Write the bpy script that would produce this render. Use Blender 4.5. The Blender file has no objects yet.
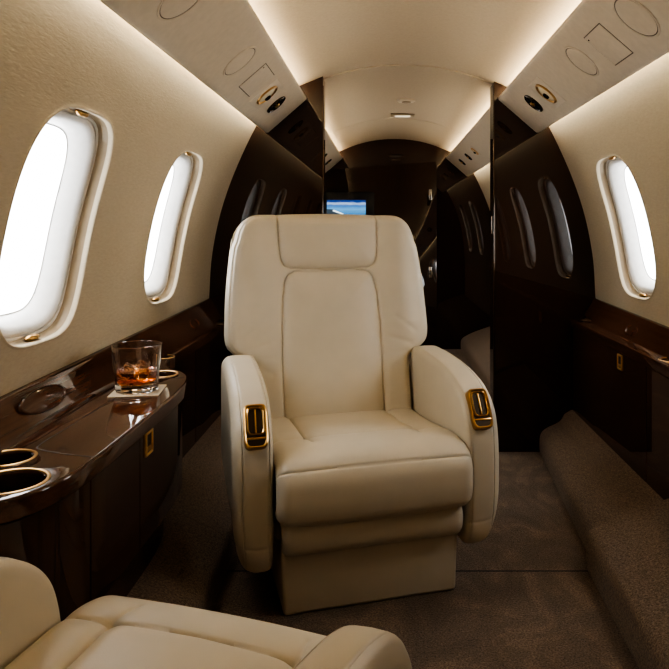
import bpy, bmesh, math, random
import numpy as np
from mathutils import Vector, Matrix

random.seed(4)
sc = bpy.context.scene
COL = sc.collection
PI = math.pi
XC = 0.085                       # cabin centre line (the eye sits a little left of it)

# ------------------------------------------------------------------ helpers
def link(o, parent=None):
    COL.objects.link(o)
    if parent is not None:
        o.parent = parent
    return o

def mesh_obj(name, verts, faces, mat, parent=None, smooth=True, sharp=40, mats=None, fmat=None):
    me = bpy.data.meshes.new(name)
    me.from_pydata([tuple(v) for v in verts], [], [tuple(f) for f in faces])
    me.validate(clean_customdata=False)
    for m in (mats or [mat]):
        me.materials.append(m)
    if fmat is not None and len(fmat) == len(me.polygons):
        me.polygons.foreach_set('material_index', fmat)
    if smooth:
        me.polygons.foreach_set('use_smooth', [True] * len(me.polygons))
        me.update()
        me.set_sharp_from_angle(angle=math.radians(sharp))
    me.update()
    return link(bpy.data.objects.new(name, me), parent)

def bm_obj(name, bm, mat, parent=None, smooth=True, sharp=40):
    bmesh.ops.recalc_face_normals(bm, faces=bm.faces)
    me = bpy.data.meshes.new(name)
    bm.to_mesh(me)
    bm.free()
    me.materials.append(mat)
    if smooth:
        me.polygons.foreach_set('use_smooth', [True] * len(me.polygons))
        me.update()
        me.set_sharp_from_angle(angle=math.radians(sharp))
    return link(bpy.data.objects.new(name, me), parent)

def tag(o, label=None, cat=None, group=None, kind=None):
    if label: o['label'] = label
    if cat: o['category'] = cat
    if group: o['group'] = group
    if kind: o['kind'] = kind
    return o

def empty(name, loc=(0, 0, 0), rz=0, label=None, cat=None, group=None):
    o = bpy.data.objects.new(name, None)
    o.location = loc
    o.rotation_euler = (0, 0, rz)
    o.empty_display_size = 0.05
    link(o)
    return tag(o, label, cat, group)

def box(bm, x0, x1, y0, y1, z0, z1, bev=0.0, seg=2):
    r = bmesh.ops.create_cube(bm, size=1)
    vs = r['verts']
    for v in vs:
        v.co = Vector(((x0 + x1) / 2 + v.co.x * (x1 - x0), (y0 + y1) / 2 + v.co.y * (y1 - y0),
                       (z0 + z1) / 2 + v.co.z * (z1 - z0)))
    if bev > 0:
        es = list({e for v in vs for e in v.link_edges})
        bmesh.ops.bevel(bm, geom=es, offset=bev, segments=seg, profile=0.5, affect='EDGES')

def catmull(pts, n=8, closed=False):
    pts = [np.array(p, float) for p in pts]
    out = []
    N = len(pts)
    rng = range(N) if closed else range(N - 1)
    for i in rng:
        if closed:
            p0, p1, p2, p3 = pts[(i - 1) % N], pts[i], pts[(i + 1) % N], pts[(i + 2) % N]
        else:
            p1, p2 = pts[i], pts[i + 1]
            p0 = pts[i - 1] if i > 0 else 2 * p1 - p2
            p3 = pts[i + 2] if i + 2 < N else 2 * p2 - p1
        # centripetal-like: scale tangents by chord
        d = np.linalg.norm(p2 - p1)
        d0 = max(np.linalg.norm(p1 - p0), 1e-6)
        d2 = max(np.linalg.norm(p3 - p2), 1e-6)
        m1 = ((p1 - p0) / d0 * d + (p2 - p1)) / 2 if d0 > 0 else p2 - p1
        m2 = ((p2 - p1) + (p3 - p2) / d2 * d) / 2
        for k in range(n):
            t = k / n
            h00 = 2 * t**3 - 3 * t**2 + 1
            h10 = t**3 - 2 * t**2 + t
            h01 = -2 * t**3 + 3 * t**2
            h11 = t**3 - t**2
            out.append(h00 * p1 + h10 * m1 + h01 * p2 + h11 * m2)
    if not closed:
        out.append(pts[-1])
    return np.array(out)

def resample(P, step, closed=False):
    if closed:
        P = np.vstack([P, P[:1]])
    d = np.r_[0, np.cumsum(np.linalg.norm(np.diff(P, axis=0), axis=1))]
    n = max(2, int(round(d[-1] / step)))
    t = np.linspace(0, d[-1], n + 1)
    if closed:
        t = t[:-1]
    return np.stack([np.interp(t, d, P[:, k]) for k in range(P.shape[1])], 1)

def grid_faces(nr, nc, close_c=False, off=0, flip=False):
    fs = []
    for i in range(nr - 1):
        for j in range(nc if close_c else nc - 1):
            a = off + i * nc + j
            b = off + i * nc + (j + 1) % nc
            c = off + (i + 1) * nc + (j + 1) % nc
            d = off + (i + 1) * nc + j
            fs.append((a, d, c, b) if flip else (a, b, c, d))
    return fs

def tube(name, pts, r, mat, parent=None, n=8, closed=False):
    pts = [Vector(p) for p in pts]
    N = len(pts)
    verts, faces = [], []
    prev = None
    for i, p in enumerate(pts):
        a = pts[(i - 1) % N] if (closed or i > 0) else p
        b = pts[(i + 1) % N] if (closed or i < N - 1) else p
        t = (b - a).normalized()
        if prev is None:
            u = t.orthogonal().normalized()
        else:
            u = (prev - t * prev.dot(t)).normalized()
        prev = u
        w = t.cross(u)
        for k in range(n):
            an = 2 * PI * k / n
            verts.append(p + u * (r * math.cos(an)) + w * (r * math.sin(an)))
    R = N if closed else N - 1
    for i in range(R):
        for k in range(n):
            a = i * n + k; b = i * n + (k + 1) % n
            c = ((i + 1) % N) * n + (k + 1) % n; d = ((i + 1) % N) * n + k
            faces.append((a, b, c, d))
    if not closed:
        faces.append(tuple(range(n - 1, -1, -1)))
        faces.append(tuple((N - 1) * n + k for k in range(n)))
    return mesh_obj(name, verts, faces, mat, parent)

def lathe(bm, prof, n=48, mtx=None, close=False):
    rings = []
    for r, z in prof:
        ring = []
        for k in range(n):
            a = 2 * PI * k / n
            v = Vector((r * math.cos(a), r * math.sin(a), z))
            ring.append(bm.verts.new(mtx @ v if mtx else v))
        rings.append(ring)
    m = len(rings)
    for i in range(m if close else m - 1):
        A, B = rings[i], rings[(i + 1) % m]
        for k in range(n):
            bm.faces.new((A[k], A[(k + 1) % n], B[(k + 1) % n], B[k]))
    return rings

def super_pts(a, b, n, N, extra=()):
    angs = sorted([2 * PI * k / N for k in range(N)] + list(extra))
    out = []
    for t in angs:
        c, s = math.cos(t), math.sin(t)
        r = (abs(c / a)**n + abs(s / b)**n)**(-1.0 / n)
        out.append((r * c, r * s))
    return out

def plate_with_holes(name, outline, holes, z, th, bev, mat, parent=None):
    """flat slab with round holes; outline and holes in XY; built through a filled 2D curve, kept as mesh"""
    cu = bpy.data.curves.new(name + '_curve', 'CURVE')
    cu.dimensions = '2D'
    cu.fill_mode = 'BOTH'
    cu.extrude = th / 2 - bev
    cu.bevel_depth = bev
    cu.bevel_resolution = 4
    for poly in [outline] + holes:
        sp = cu.splines.new('POLY')
        sp.points.add(len(poly) - 1)
        for p, q in zip(sp.points, poly):
            p.co = (q[0], q[1], 0, 1)
        sp.use_cyclic_u = True
    tmp = bpy.data.objects.new(name + '_curve', cu)
    COL.objects.link(tmp)
    dg = bpy.context.evaluated_depsgraph_get()
    me = bpy.data.meshes.new_from_object(tmp.evaluated_get(dg))
    bpy.data.objects.remove(tmp)
    bpy.data.curves.remove(cu)
    me.name = name
    me.transform(Matrix.Translation((0, 0, z - th / 2)))
    bm = bmesh.new(); bm.from_mesh(me)
    bmesh.ops.remove_doubles(bm, verts=bm.verts, dist=1e-5)
    bmesh.ops.recalc_face_normals(bm, faces=bm.faces)
    bm.to_mesh(me); bm.free()
    me.materials.clear()
    me.materials.append(mat)
    me.polygons.foreach_set('use_smooth', [True] * len(me.polygons))
    me.update()
    me.set_sharp_from_angle(angle=math.radians(35))
    return link(bpy.data.objects.new(name, me), parent)

# ------------------------------------------------------------------ materials
def new_mat(name):
    m = bpy.data.materials.new(name)
    m.use_nodes = True
    nt = m.node_tree
    return m, nt, nt.nodes['Principled BSDF']

def N(nt, t, **kw):
    n = nt.nodes.new(t)
    for k, v in kw.items():
        setattr(n, k, v)
    return n

def coords(nt, scale=(1, 1, 1), rot=(0, 0, 0)):
    tc = N(nt, 'ShaderNodeTexCoord')
    mp = N(nt, 'ShaderNodeMapping')
    mp.inputs['Scale'].default_value = scale
    mp.inputs['Rotation'].default_value = rot
    nt.links.new(tc.outputs['Object'], mp.inputs['Vector'])
    return mp.outputs['Vector']

def noise(nt, vec, scale, detail=4, rough=0.5, dist=0.0):
    n = N(nt, 'ShaderNodeTexNoise')
    n.inputs['Scale'].default_value = scale
    n.inputs['Detail'].default_value = detail
    n.inputs['Roughness'].default_value = rough
    n.inputs['Distortion'].default_value = dist
    nt.links.new(vec, n.inputs['Vector'])
    return n.outputs['Fac']

def ramp(nt, fac, stops):
    r = N(nt, 'ShaderNodeValToRGB')
    el = r.color_ramp.elements
    while len(el) < len(stops):
        el.new(0.5)
    for e, (p, c) in zip(el, stops):
        e.position = p
        e.color = (*c, 1)
    nt.links.new(fac, r.inputs['Fac'])
    return r.outputs['Color']

def bump(nt, b, fac, strength, dist):
    bn = N(nt, 'ShaderNodeBump')
    bn.inputs['Strength'].default_value = strength
    bn.inputs['Distance'].default_value = dist
    nt.links.new(fac, bn.inputs['Height'])
    nt.links.new(bn.outputs['Normal'], b.inputs['Normal'])

def plain(name, color, rough=0.5, metal=0.0, **kw):
    m, nt, b = new_mat(name)
    b.inputs['Base Color'].default_value = (*color, 1)
    b.inputs['Roughness'].default_value = rough
    b.inputs['Metallic'].default_value = metal
    for k, v in kw.items():
        b.inputs[k].default_value = v
    v = coords(nt)
    f = noise(nt, v, 40, 3)
    c = ramp(nt, f, [(0.3, tuple(x * 0.96 for x in color)), (0.7, tuple(min(1, x * 1.04) for x in color))])
    nt.links.new(c, b.inputs['Base Color'])
    return m

def leather(name, col):
    m, nt, b = new_mat(name)
    v = coords(nt)
    c = ramp(nt, noise(nt, v, 9, 3), [(0.3, tuple(x * 0.94 for x in col)), (0.7, col)])
    nt.links.new(c, b.inputs['Base Color'])
    b.inputs['Roughness'].default_value = 0.42
    b.inputs['Specular IOR Level'].default_value = 0.45
    vo = N(nt, 'ShaderNodeTexVoronoi')
    vo.inputs['Scale'].default_value = 420
    nt.links.new(v, vo.inputs['Vector'])
    bump(nt, b, vo.outputs['Distance'], 0.12, 0.0008)
    return m

def wood(name, dark, mid, axis='Z', rough=0.16, coat=1.0, coat_rough=0.0):
    m, nt, b = new_mat(name)
    sc_ = {'Z': (38, 38, 1.3), 'Y': (42, 1.6, 42), 'X': (1.3, 38, 38)}[axis]
    v = coords(nt, sc_)
    f = noise(nt, v, 1.0, 6, 0.62, 0.6)
    v2 = coords(nt, tuple(s * 3.2 for s in sc_))
    f2 = noise(nt, v2, 1.0, 3, 0.6)
    mx = N(nt, 'ShaderNodeMath', operation='MULTIPLY_ADD')
    nt.links.new(f2, mx.inputs[0]); mx.inputs[1].default_value = 0.35
    nt.links.new(f, mx.inputs[2])
    c = ramp(nt, mx.outputs[0], [(0.36, dark), (0.72, mid), (1.0, tuple(x * 0.7 for x in mid))])
    nt.links.new(c, b.inputs['Base Color'])
    b.inputs['Roughness'].default_value = rough
    b.inputs['Specular IOR Level'].default_value = 0.0
    b.inputs['Coat Weight'].default_value = coat
    b.inputs['Coat Roughness'].default_value = coat_rough
    b.inputs['Coat IOR'].default_value = 1.6
    return m

def emit(name, col, s):
    m, nt, b = new_mat(name)
    b.inputs['Base Color'].default_value = (0, 0, 0, 1)
    b.inputs['Emission Color'].default_value = (*col, 1)
    b.inputs['Emission Strength'].default_value = s
    m.cycles.emission_sampling = 'FRONT'
    return m

M = {}
M['leather'] = leather('cream_leather', (0.69, 0.625, 0.505))
M['wood_v'] = wood('dark_walnut_upright', (0.034, 0.0165, 0.0105), (0.066, 0.033, 0.020), 'Z')
M['wood_t'] = wood('dark_walnut_along', (0.030, 0.0125, 0.007), (0.095, 0.043, 0.024), 'Y', 0.3)
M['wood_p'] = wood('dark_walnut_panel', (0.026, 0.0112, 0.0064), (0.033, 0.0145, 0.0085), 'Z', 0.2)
M['gold'] = plain('brushed_gold', (0.60, 0.37, 0.15), 0.28, 1.0)
M['gold_satin'] = plain('satin_gold', (0.78, 0.50, 0.20), 0.42, 0.75)
M['brass_dark'] = plain('dark_brass', (0.06, 0.038, 0.018), 0.45, 0.4)
M['chrome'] = plain('polished_steel', (0.62, 0.60, 0.57), 0.14, 1.0)
M['dark'] = plain('dark_recess', (0.006, 0.005, 0.004), 0.5)
M['bronze'] = plain('smoked_chrome', (0.10, 0.08, 0.065), 0.12, 1.0)
M['shade_white'] = plain('window_shade_white', (0.80, 0.79, 0.77), 0.4)
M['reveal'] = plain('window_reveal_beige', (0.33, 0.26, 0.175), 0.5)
M['silver'] = plain('window_bead_silver', (0.75, 0.73, 0.70), 0.3, 0.3)
M['valance'] = plain('valance_beige', (0.66, 0.585, 0.475), 0.42)
M['gap'] = plain('valance_gap', (0.13, 0.105, 0.08), 0.6)
M['card'] = plain('coaster_card', (0.70, 0.60, 0.45), 0.6)
M['black'] = plain('black_gloss', (0.012, 0.012, 0.013), 0.25)
M['lens'] = plain('dark_lens', (0.01, 0.008, 0.006), 0.08)
M['pearl'] = plain('pale_lens', (0.85, 0.74, 0.52), 0.25)
M['cove'] = emit('warm_cove_strip', (1.0, 0.89, 0.70), 17.5)
M['signlit'] = emit('pale_sign_face', (1.0, 0.85, 0.6), 0.5)

def m_wall():
    m, nt, b = new_mat('wall_fabric')
    v = coords(nt, (60, 14, 60), (0.35, 0, 0))
    f = noise(nt, v, 3.0, 4, 0.6, 0.5)
    c = ramp(nt, f, [(0.3, (0.52, 0.45, 0.34)), (0.7, (0.58, 0.51, 0.39))])
    nt.links.new(c, b.inputs['Base Color'])
    b.inputs['Roughness'].default_value = 0.62
    b.inputs['Specular IOR Level'].default_value = 0.05
    bump(nt, b, f, 0.5, 0.0014)
    return m
M['wall'] = m_wall()

def m_ceil():
    m, nt, b = new_mat('ceiling_fabric')
    v = coords(nt)
    f = noise(nt, v, 90, 4, 0.6)
    c = ramp(nt, f, [(0.3, (0.50, 0.43, 0.33)), (0.7, (0.55, 0.475, 0.37))])
    nt.links.new(c, b.inputs['Base Color'])
    b.inputs['Roughness'].default_value = 0.6
    b.inputs['Specular IOR Level'].default_value = 0.05
    bump(nt, b, f, 0.15, 0.001)
    return m
M['ceil'] = m_ceil()

def m_carpet(name, k, swirl=True):
    m, nt, b = new_mat(name)
    v = coords(nt)
    fine = noise(nt, v, 190, 3, 0.75)
    c1 = ramp(nt, fine, [(0.32, (0.030 * k, 0.020 * k, 0.013 * k)), (0.68, (0.180 * k, 0.132 * k, 0.095 * k))])
    if swirl:
        v2 = coords(nt, (1.5, 1.0, 1.5), (0, 0, 0.3))
        sw = noise(nt, v2, 3.6, 5, 0.62, 1.6)
        c2 = ramp(nt, sw, [(0.40, (0.80, 0.80, 0.80)), (0.53, (0.98, 0.98, 0.98)), (0.62, (1.28, 1.27, 1.25))])
        mx = N(nt, 'ShaderNodeMix', data_type='RGBA', blend_type='MULTIPLY')
        mx.inputs[0].default_value = 1.0
        nt.links.new(c1, mx.inputs[6]); nt.links.new(c2, mx.inputs[7])
        # joint between two carpet lengths
        sep = N(nt, 'ShaderNodeSeparateXYZ')
        nt.links.new(v, sep.inputs[0])
        cp = N(nt, 'ShaderNodeMath', operation='COMPARE')
        nt.links.new(sep.outputs['Y'], cp.inputs[0]); cp.inputs[1].default_value = 2.245; cp.inputs[2].default_value = 0.0045
        ml = N(nt, 'ShaderNodeMix', data_type='RGBA', blend_type='MIX')
        nt.links.new(cp.outputs[0], ml.inputs[0])
        nt.links.new(mx.outputs[2], ml.inputs[6]); ml.inputs[7].default_value = (0.018, 0.012, 0.008, 1)
        nt.links.new(ml.outputs[2], b.inputs['Base Color'])
    else:
        nt.links.new(c1, b.inputs['Base Color'])
    b.inputs['Roughness'].default_value = 0.95
    b.inputs['Specular IOR Level'].default_value = 0.08
    b.inputs['Sheen Weight'].default_value = 0.25
    bump(nt, b, fine, 0.9, 0.004)
    return m
M['carpet'] = m_carpet('brown_carpet', 1.75)
M['carpet_side'] = m_carpet('brown_carpet_side', 1.9, False)

def m_pane():
    m, nt, b = new_mat('window_pane')
    nt.nodes.remove(b)
    out = nt.nodes['Material Output']
    tr = N(nt, 'ShaderNodeBsdfTransparent')
    gl = N(nt, 'ShaderNodeBsdfGlossy'); gl.inputs['Roughness'].default_value = 0.02
    v = coords(nt)
    f = noise(nt, v, 3, 2)
    c = ramp(nt, f, [(0.3, (0.985, 0.985, 0.985)), (0.7, (1, 1, 1))])
    nt.links.new(c, tr.inputs['Color'])
    mx = N(nt, 'ShaderNodeMixShader')
    mx.inputs[0].default_value = 0.03
    nt.links.new(tr.outputs[0], mx.inputs[1]); nt.links.new(gl.outputs[0], mx.inputs[2])
    nt.links.new(mx.outputs[0], out.inputs['Surface'])
    return m
M['pane'] = m_pane()

def m_glass(name, col, ior, rough=0.0, dens=None):
    m, nt, b = new_mat(name)
    b.inputs['Base Color'].default_value = (*col, 1)
    b.inputs['Roughness'].default_value = rough
    b.inputs['IOR'].default_value = ior
    b.inputs['Transmission Weight'].default_value = 1.0
    if dens:
        out = nt.nodes['Material Output']
        va = N(nt, 'ShaderNodeVolumeAbsorption')
        va.inputs['Color'].default_value = (*dens[0], 1)
        va.inputs['Density'].default_value = dens[1]
        nt.links.new(va.outputs[0], out.inputs['Volume'])
    return m
M['glass'] = m_glass('clear_crystal', (1, 1, 1), 1.5)
M['whiskey'] = m_glass('amber_whiskey', (1.0, 0.93, 0.80), 1.34, 0.0, ((0.93, 0.58, 0.12), 34))
M['ice'] = m_glass('ice', (1, 1, 1), 1.31, 0.05)

def m_screen():
    m, nt, b = new_mat('screen_seascape')
    tc = N(nt, 'ShaderNodeTexCoord')
    sep = N(nt, 'ShaderNodeSeparateXYZ')
    nt.links.new(tc.outputs['Object'], sep.inputs[0])
    # local frame: x 0..0.34, z 0..0.21
    mr = N(nt, 'ShaderNodeMapRange'); mr.inputs[2].default_value = 0.21
    nt.links.new(sep.outputs['Z'], mr.inputs[0]); mr.inputs[1].default_value = 0.0
    mr.inputs[3].default_value = 0; mr.inputs[4].default_value = 1
    mp = N(nt, 'ShaderNodeMapping'); mp.inputs['Scale'].default_value = (10, 1, 40)
    nt.links.new(tc.outputs['Object'], mp.inputs['Vector'])
    nf = noise(nt, mp.outputs['Vector'], 1.0, 4, 0.6, 0.4)
    ad = N(nt, 'ShaderNodeMath', operation='MULTIPLY_ADD')
    nt.links.new(nf, ad.inputs[0]); ad.inputs[1].default_value = 0.16; nt.links.new(mr.outputs[0], ad.inputs[2])
    c = ramp(nt, ad.outputs[0], [(0.10, (0.02, 0.05, 0.08)), (0.45, (0.05, 0.20, 0.42)), (0.70, (0.14, 0.40, 0.70)),
                                 (0.84, (0.05, 0.17, 0.46)), (0.93, (0.40, 0.52, 0.72)), (1.0, (0.012, 0.05, 0.24))])
    b.inputs['Base Color'].default_value = (0.01, 0.01, 0.01, 1)
    b.inputs['Roughness'].default_value = 0.15
    nt.links.new(c, b.inputs['Emission Color'])
    b.inputs['Emission Strength'].default_value = 0.6
    return m
M['screen'] = m_screen()
M['pier'] = emit('screen_pier_dark', (0.05, 0.07, 0.09), 0.6)
M['foam'] = emit('screen_foam_light', (0.75, 0.85, 0.9), 0.8)

# ------------------------------------------------------------------ hull section
SEC = catmull([(0.956, -0.02), (0.956, 0.35), (0.953, 0.70), (0.949, 0.76), (0.938, 0.94), (0.913, 1.09), (0.884, 1.205),
               (0.840, 1.334), (0.787, 1.46), (0.719, 1.60), (0.668, 1.69), (0.62, 1.765)], 10)
SEC = resample(SEC, 0.01)
_d = np.r_[0, np.cumsum(np.linalg.norm(np.diff(SEC, axis=0), axis=1))]
TMAX = _d[-1]
_tan = np.gradient(SEC, axis=0)
_tan /= np.linalg.norm(_tan, axis=1)[:, None]
_nor = np.stack([_tan[:, 1], -_tan[:, 0]], 1)        # outward from the cabin

def W(side, Y, t, d=0.0):
    h = np.interp(t, _d, SEC[:, 0]); z = np.interp(t, _d, SEC[:, 1])
    nx = np.interp(t, _d, _nor[:, 0]); nz = np.interp(t, _d, _nor[:, 1])
    return (XC + side * (h + nx * d), Y, z + nz * d)

def t_of_z(z):
    return float(np.interp(z, SEC[:, 1], _d))

TW = 0.5 * (t_of_z(0.815) + t_of_z(1.388))
WB = 0.5 * (t_of_z(1.388) - t_of_z(0.815))
WA = 0.225
WN = 3.6
CELL = 0.30
Y0, Y1, YF = -1.7, 3.44, 6.36

def wall_mesh(name, side, ywins, y0, y1):
    verts, faces = [], []
    bt, tp = TW, TMAX - TW
    extra = [math.atan2(tp, CELL), PI - math.atan2(tp, CELL), -math.atan2(bt, CELL) + 2 * PI, PI + math.atan2(bt, CELL)]
    NS = 96
    angs = sorted([2 * PI * (k + 0.5) / NS for k in range(NS)] + extra)
    dirs = [(math.cos(a), math.sin(a)) for a in angs]
    hole, rect = [], []
    for c, s in dirs:
        r = (abs(c / WA)**WN + abs(s / WB)**WN)**(-1 / WN)
        hole.append((r * c, r * s))
        k = max(abs(c) / CELL, s / tp if s > 0 else -s / bt)
        rect.append((c / k, s / k))
    side_t = sorted({round(TW + p[1], 9) for p in rect if p[0] > CELL - 1e-7})
    n = len(dirs)
    K = 14
    for yc in ywins:
        off = len(verts)
        # rolled lip, then rings out to the cell border
        lip = [(-0.003, 0.012), (-0.0022, 0.003), (-0.001, 0.0), (0.0005, -0.002), (0.002, -0.0026), (0.004, -0.002), (0.006, -0.0005), (0.008, 0.0), (0.016, 0.0)]
        rows = []
        for (g, dd) in lip:
            row = []
            for (c, s), hp in zip(dirs, hole):
                r = (abs(c / (WA + g))**WN + abs(s / (WB + g))**WN)**(-1 / WN)
                row.append((r * c, r * s, dd))
            rows.append(row)
        last = rows[-1]
        for k in range(1, K + 1):
            f = k / K
            rows.append([(l[0] * (1 - f) + q[0] * f, l[1] * (1 - f) + q[1] * f, 0.0) for l, q in zip(last, rect)])
        for row in rows:
            for (a, b_, dd) in row:
                verts.append(W(side, yc + a, TW + b_, dd))
        faces += grid_faces(len(rows), n, True, off, side > 0)
    # plain strips between the cells
    edges = []
    cur = y0
    for yc in sorted(ywins):
        edges.append((cur, yc - CELL)); cur = yc + CELL
    edges.append((cur, y1))
    for a, b_ in edges:
        if b_ - a < 1e-4:
            continue
        off = len(verts)
        ys = np.linspace(a, b_, 4)
        for y in ys:
            for t in side_t:
                verts.append(W(side, y, t))
        faces += grid_faces(4, len(side_t), False, off, side > 0)
    o = mesh_obj(name, verts, faces, M['wall'], sharp=60)
    return tag(o, kind='structure')

WL = [-1.085, -0.14, 0.805, 1.75, 2.695, 4.3, 5.25]
WR = [-0.92, 0.025, 0.97, 1.915, 2.86, 4.3, 5.25]
wall_mesh('wall_left', -1, WL, Y0, YF)
wall_mesh('wall_right', 1, WR, Y0, YF)

def loop_pts(side, yc, g, d, n=72):
    return [W(side, yc + a, TW + b_, d) for a, b_ in super_pts(WA - g, WB - g, WN, n)]

def ring_strip(side, yc, steps, n=72):
    verts = []
    for g, d in steps:
        verts += loop_pts(side, yc, g, d, n)
    return verts, grid_faces(len(steps), n, True, 0, side < 0)

def make_window(idx, side, yc):
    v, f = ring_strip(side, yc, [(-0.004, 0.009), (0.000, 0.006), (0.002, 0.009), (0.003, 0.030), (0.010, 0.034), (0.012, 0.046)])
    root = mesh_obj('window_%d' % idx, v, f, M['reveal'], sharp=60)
    tag(root, kind='structure')
    v, f = ring_strip(side, yc, [(0.008, 0.047), (0.009, 0.036), (0.013, 0.0345), (0.017, 0.036), (0.018, 0.041),
                                 (0.021, 0.041), (0.022, 0.037), (0.026, 0.036), (0.029, 0.038)])
    mesh_obj('window_bead', v, f, M['silver'], root, sharp=50)
    v, f = ring_strip(side, yc, [(0.028, 0.045), (0.029, 0.038), (0.034, 0.039), (0.042, 0.047), (0.052, 0.064), (0.060, 0.080), (0.062, 0.088), (0.066, 0.089)])
    mesh_obj('shade_frame', v, f, M['shade_white'], root, sharp=50)
    # pane
    v, f = ring_strip(side, yc, [(0.061, 0.0865), (0.12, 0.0865), (0.19, 0.0865)])
    v.append(W(side, yc, TW, 0.0865)); c = len(v) - 1; n = 72
    for k in range(n):
        a, b_ = 2 * n + k, 2 * n + (k + 1) % n
        f.append((a, b_, c))
    mesh_obj('pane', v, f, M['pane'], root)
    if yc < 1.2:                                   # unseen shade panels, added to cut window light on the chair front
        v, f = ring_strip(side, yc, [(0.030, 0.052), (0.12, 0.052), (0.19, 0.052)])
        v.append(W(side, yc, TW, 0.052)); c = len(v) - 1
        f += [(2 * n + k_, 2 * n + (k_ + 1) % n, c) for k_ in range(n)]
        mesh_obj('added_shade_panel', v, f, M['shade_white'], root)
    for s in (1, -1):
        p = Vector(W(side, yc, TW + s * (WB - 0.010), 0.022))
        q = Vector(W(side, yc, TW + s * (WB - 0.010), 0.032))
        up = (Vector(W(side, yc, TW + 0.05, 0)) - Vector(W(side, yc, TW - 0.05, 0))).normalized()
        nn = (q - p).normalized()
        bm = bmesh.new()
        bmesh.ops.create_uvsphere(bm, u_segments=20, v_segments=10, radius=1)
        for vv in bm.verts:
            co = vv.co.copy()
            g = 1 - 0.35 * math.exp(-(co.x / 0.18)**2)            # finger groove
            vv.co = p + Vector((0, 1, 0)) * (co.x * 0.030) + nn * (co.y * 0.013) + up * (co.z * 0.009 * g)
        bm_obj('shade_latch', bm, M['gold'], root)
    return root

k = 1
for side, ys in ((-1, WL), (1, WR)):
    for y in ys:
        make_window(k, side, y); k += 1

# ------------------------------------------------------------------ ceiling
CE = [(-0.62, 1.745), (-0.58, 1.768), (-0.53, 1.789), (-0.45, 1.822), (-0.35, 1.861), (-0.20, 1.899), (0, 1.916)]
CE = CE + [(-a, b_) for a, b_ in CE[-2::-1]]
CEP = resample(catmull(CE, 10), 0.02)

def ceiling(name, y0, y1, drop=0.0):
    ys = np.linspace(y0, y1, 12)
    verts = [(XC + p[0], y, p[1] - drop) for y in ys for p in CEP]
    # turned-up front edge
    verts = [(XC + p[0], y0 - 0.001, p[1] + 0.012) for p in CEP] + verts
    o = mesh_obj(name, verts, grid_faces(len(ys) + 1, len(CEP), False, 0, False), M['ceil'])
    return tag(o, kind='structure')
ceiling('ceiling', Y0, Y1 + 0.05)
ceiling('ceiling.001', Y1 + 0.05, 5.18, 0.006)
ceiling('ceiling.002', 5.183, YF + 0.02, 0.0068)
# roof skin above, closes the cabin against daylight
sk = [(-0.72, 1.60), (-0.66, 1.80), (-0.4, 1.92), (0, 1.96), (0.4, 1.92), (0.66, 1.80), (0.72, 1.60)]
tag(mesh_obj('ceiling_outer_skin', [(XC + a, y, z) for y in (Y0 - 0.05, YF + 0.05) for a, z in sk], grid_faces(2, len(sk)), M['dark']), kind='structure')

# ------------------------------------------------------------------ valances with cove strips
BH, BZ, CH, CZ = 0.660, 1.568, 0.470, 1.733
VL = math.hypot(BH - CH, CZ - BZ)

def vpt(side, Y, t, n=0.0):
    """point on the sloping valance face: t metres up from the outer edge, n metres into the cabin"""
    e = Vector((side * (CH - BH) / VL, 0, (CZ - BZ) / VL))
    nn = Vector((-side * (CZ - BZ) / VL, 0, -(BH - CH) / VL))
    return Vector((XC + side * BH, Y, BZ)) + e * t + nn * n

def vframe(side, Y, t, n=0.0):
    e = Vector((side * (CH - BH) / VL, 0, (CZ - BZ) / VL))
    nn = Vector((-side * (CZ - BZ) / VL, 0, -(BH - CH) / VL))
    x = e.cross(nn)
    m = Matrix((x, e, nn)).transposed().to_4x4()
    m.translation = vpt(side, Y, t, n)
    return m

def valance(name, side, y0, y1):
    prof = [(0.697, 1.598), (0.694, 1.588), (0.680, 1.574), (0.668, 1.5685), (0.658, 1.5695), (0.640, 1.585), (0.565, 1.6505),
            (0.490, 1.7155), (0.474, 1.730), (0.4705, 1.737), (0.473, 1.744), (0.482, 1.746), (0.50, 1.742), (0.57, 1.69), (0.66, 1.612), (0.690, 1.604)]
    ys = [y0, y0 + 0.004] + list(np.linspace(y0 + 0.2, y1 - 0.2, 6)) + [y1 - 0.004, y1]
    verts = [(XC + side * a, y, z) for y in ys for a, z in prof]
    n = len(prof)
    faces = grid_faces(len(ys), n, True, 0, side > 0)
    faces.append(tuple(range(n)) if side > 0 else tuple(range(n - 1, -1, -1)))
    o = mesh_obj(name, verts, faces, M['valance'], sharp=50)
    return tag(o, kind='structure')

def strip(label, side, y0, y1, h0, z0, h1, z1):
    vs = [(XC + side * h0, y0, z0), (XC + side * h1, y0, z1), (XC + side * h1, y1, z1), (XC + side * h0, y1, z0)]
    dx, dz = z1 - z0, -(h1 - h0)
    L = math.hypot(dx, dz)
    th = 0.004
    vs += [(v[0] + side * dx / L * th, v[1], v[2] + dz / L * th) for v in vs]
    fs = [(0, 1, 2, 3), (7, 6, 5, 4), (0, 4, 5, 1), (1, 5, 6, 2), (2, 6, 7, 3), (3, 7, 4, 0)]
    o = mesh_obj('cove_light', vs, fs, M['cove'], smooth=False)
    return tag(o, label, 'light strip', 'hidden warm light strips along the valances')

n_ = 1
for side, sn in ((-1, 'left'), (1, 'right')):
    for (a, b_, wh) in ((Y0, Y1, 'cabin'), (Y1 + 0.13, YF, 'compartment behind the dividers')):
        valance('trim_%d' % n_, side, a, b_); n_ += 1
        strip('%s strip of warm light in the ceiling gap above the %s valance' % ('near' if wh == 'cabin' else 'far', sn), side, a + 0.01, b_ - 0.01, 0.545, 1.728, 0.575, 1.705)
        strip('%s strip of warm light in the wall gap behind the %s valance' % ('near' if wh == 'cabin' else 'far', sn), side, a + 0.01, b_ - 0.01, 0.668, 1.635, 0.688, 1.635)

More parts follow.
